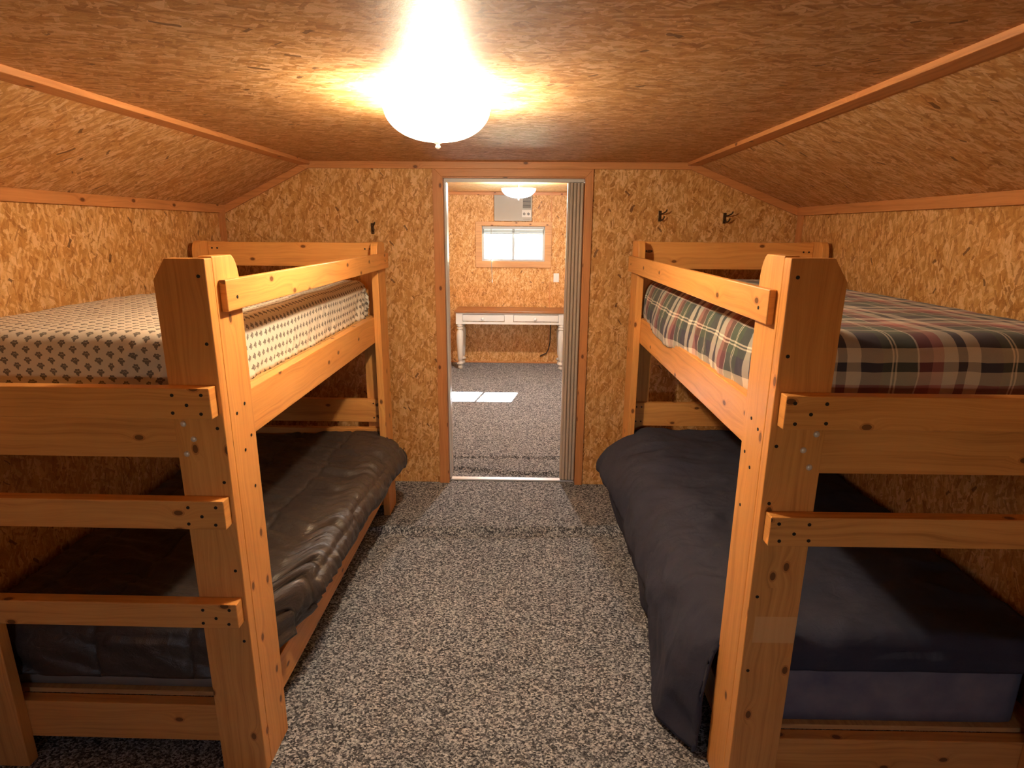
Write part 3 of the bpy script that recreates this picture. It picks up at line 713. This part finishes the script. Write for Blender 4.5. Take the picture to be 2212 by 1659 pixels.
def catmull(P, t):
    n = len(P)-1; x = min(max(t, 0), .99999)*n; i = int(x); f = x-i
    p0, p1, p2, p3 = P[max(i-1, 0)], P[i], P[i+1], P[min(i+2, n)]
    return tuple(.5*(2*b + (c-a)*f + (2*a-5*b+4*c-d)*f*f + (3*b-a-3*c+d)*f**3) for a, b, c, d in zip(p0, p1, p2, p3))
def resample(P, m):
    Q = [catmull(P, i/300) for i in range(301)]; S = [0]
    for a, b in zip(Q, Q[1:]): S.append(S[-1] + math.dist(a, b))
    out = []; k = 0
    for i in range(m+1):
        s = S[-1]*i/m
        while k < 299 and S[k+1] < s: k += 1
        f = (s-S[k])/max(1e-9, S[k+1]-S[k]); out.append(tuple(a + (b-a)*f for a, b in zip(Q[k], Q[k+1])))
    return out, S[-1]
def comforter(side, xA, yN, rz, sections, v0, vend, drop_hem, wr, mat, label, corner, m=120, nb=190, thick=.012):
    """sections: list of (v, profile) interpolated along v; the near end hangs down at v0"""
    bm = bmesh.new(); uvl = bm.loops.layers.uv.new('UVMap'); UVS = {}; V = []
    prof = [(v, resample(P, m)) for v, P in sections]
    r = .06; ztop = sections[0][1][3][1]; hang = ztop-drop_hem
    total = (vend-v0) + hang
    for j in range(nb+1):
        s = -hang + total*j/nb
        if s < 0:                                         # hanging near end
            th = min(1, (-s)/(r*PI/2)); v = v0 + r*(1-math.sin(th*PI/2)) if th < 1 else v0
            dz = r*(1-math.cos(th*PI/2)) + max(0, -s-r*PI/2)
        else: v = v0 + r + s*(vend-v0-r)/(vend-v0); dz = 0
        for q in range(len(prof)-1):
            if v <= prof[q+1][0] or q == len(prof)-2: break
        (va, (A_, la)), (vb, (B_, lb)) = prof[q], prof[q+1]; f = min(1, max(0, (v-va)/(vb-va))); f = f*f*(3-2*f)
        row = []
        for i in range(m+1):
            u = A_[i][0]*(1-f) + B_[i][0]*f; z = A_[i][1]*(1-f) + B_[i][1]*f
            vv = v
            over = max(0, .06-u)                          # the part outside the rail: round both ends in plan
            vv = min(vv, vend - min(.10, over*1.6) )
            kk = min(1, max(0, (.085-u)/.09)); vm = v0 + corner*kk*kk*(3-2*kk)   # keep clear of the post at the near corner
            vv = vm + (vv-v0)*(vend-vm)/(vend-v0)
            if dz > 0:
                lim = max(drop_hem, ztop-dz)
                if z > lim: z = lim
                else: vv += .008*min(dz, .2)
            a = la*i/m
            # surface normal in the profile plane
            i0, i1 = max(i-1, 0), min(i+1, m); tu = A_[i1][0]-A_[i0][0]; tz = A_[i1][1]-A_[i0][1]; ln = math.hypot(tu, tz) or 1
            nu, nz = -tz/ln, tu/ln
            if nz < 0 and abs(nz) > .9: nu, nz = -nu, -nz
            if tu < 0: nu, nz = tz/ln, -tu/ln
            h = wr(a, s, u, z)
            p = Vector((side*(u + nu*h), vv - (h if dz > r else 0), z + nz*h))
            if p.z < .006: p.z = .006
            vert = bm.verts.new(p); UVS[vert] = (a, s); row.append(vert)
        V.append(row)
    for j in range(nb):
        for i in range(m): bm.faces.new((V[j][i], V[j][i+1], V[j+1][i+1], V[j+1][i]))
    for f in bm.faces:
        for l in f.loops: l[uvl].uv = UVS[l.vert]
    bmesh.ops.recalc_face_normals(bm, faces=bm.faces[:])
    up = sum((f.normal.z for f in bm.faces), 0)
    if up < 0: bmesh.ops.reverse_faces(bm, faces=bm.faces[:])
    me = bpy.data.meshes.new('comforter'); bm.to_mesh(me); bm.free(); me.materials.append(MAT[mat])
    for p in me.polygons: p.use_smooth = True
    o = bpy.data.objects.new('comforter', me); COL.objects.link(o); o.location = (xA, yN, 0); o.rotation_euler = (0, 0, rz)
    md = o.modifiers.new('thickness', 'SOLIDIFY'); md.thickness = thick; md.offset = 0
    return tag(o, label, 'comforter', 'comforters on the lower bunks')

def wr_satin(a, s, u, z):
    r1 = 1 - 2.2*abs(fbm((a*1.6 - s*.6, s*6.0 + a*2.6, 3.3), 3))         # long creases running in from the edge
    r2 = 1 - 2.2*abs(fbm((a*3.0 - s*.8, s*12.0 + a*4.0, 9.1), 3))
    h = .012*max(-.5, r1) + .0075*max(-.5, r2) + .008*fbm((a*2, s*2, 1), 2)
    e = max(0, min(1, (.08-u)/.08))                                        # gathers down the hanging side
    h += e*.008*fbm((a*2, s*17, 4.4), 2)
    q = abs(((a+.02)*100/30.0) % 1.0 - .5)                                 # quilting seams along the bed
    return h - .009*math.exp(-((q)/.03)**2)
def wr_navy(a, s, u, z):
    w = 1 - abs(fbm((a*2.2 - s*1.5, s*3.6 + a*1.6, 13.3), 3))*2.0
    return .015*w + .004*fbm((a*9, s*9, 2.2), 3) + .014*fbm((a*1.8, s*1.6, 6), 2)
SL_top = [(.985, .452), (.80, .478), (.50, .490), (.25, .492)]
secL = [(0, SL_top + [(.10, .475), (.06, .45), (.035, .41), (.028, .365), (.03, .325), (.04, .300)]),
        (.22, SL_top + [(.09, .480), (.01, .450), (-.038, .40), (-.048, .35), (-.02, .305), (.012, .288)]),
        (.8, SL_top + [(.09, .485), (.00, .460), (-.045, .41), (-.055, .355), (-.03, .305), (.012, .288)]),
        (1.45, SL_top + [(.09, .495), (-.01, .475), (-.065, .42), (-.085, .36), (-.06, .30), (-.015, .270)]),
        (1.80, SL_top + [(.09, .505), (-.02, .485), (-.085, .43), (-.105, .37), (-.075, .29), (-.02, .245)])]
comforter(-1, LX, LY, 0, secL, .075, LL-.09, .262, wr_satin, 'dark_satin', 'dark brown wrinkled satin comforter on lower left bunk', .25)
SR_top = [(.985, .505), (.80, .530), (.50, .540), (.25, .545)]
secR = [(0, SR_top + [(.12, .54), (.05, .50), (.012, .42), (-.008, .30), (-.012, .15), (-.020, .02)]),
        (.26, SR_top + [(.12, .545), (.02, .505), (-.045, .42), (-.080, .30), (-.095, .15), (-.115, .02)]),
        (.55, SR_top + [(.12, .545), (.02, .505), (-.05, .43), (-.085, .31), (-.085, .16), (-.070, .035)]),
        (1.2, SR_top + [(.12, .55), (.01, .515), (-.06, .45), (-.10, .34), (-.09, .20), (-.05, .06)]),
        (1.84, SR_top + [(.12, .555), (-.01, .525), (-.10, .46), (-.155, .36), (-.12, .24), (-.05, .10)])]
comforter(1, RX, RY, RROT, secR, .085, RL_-.09, .40, wr_navy, 'navy_cotton', 'navy blue comforter hanging over the side of lower right bunk', .102)
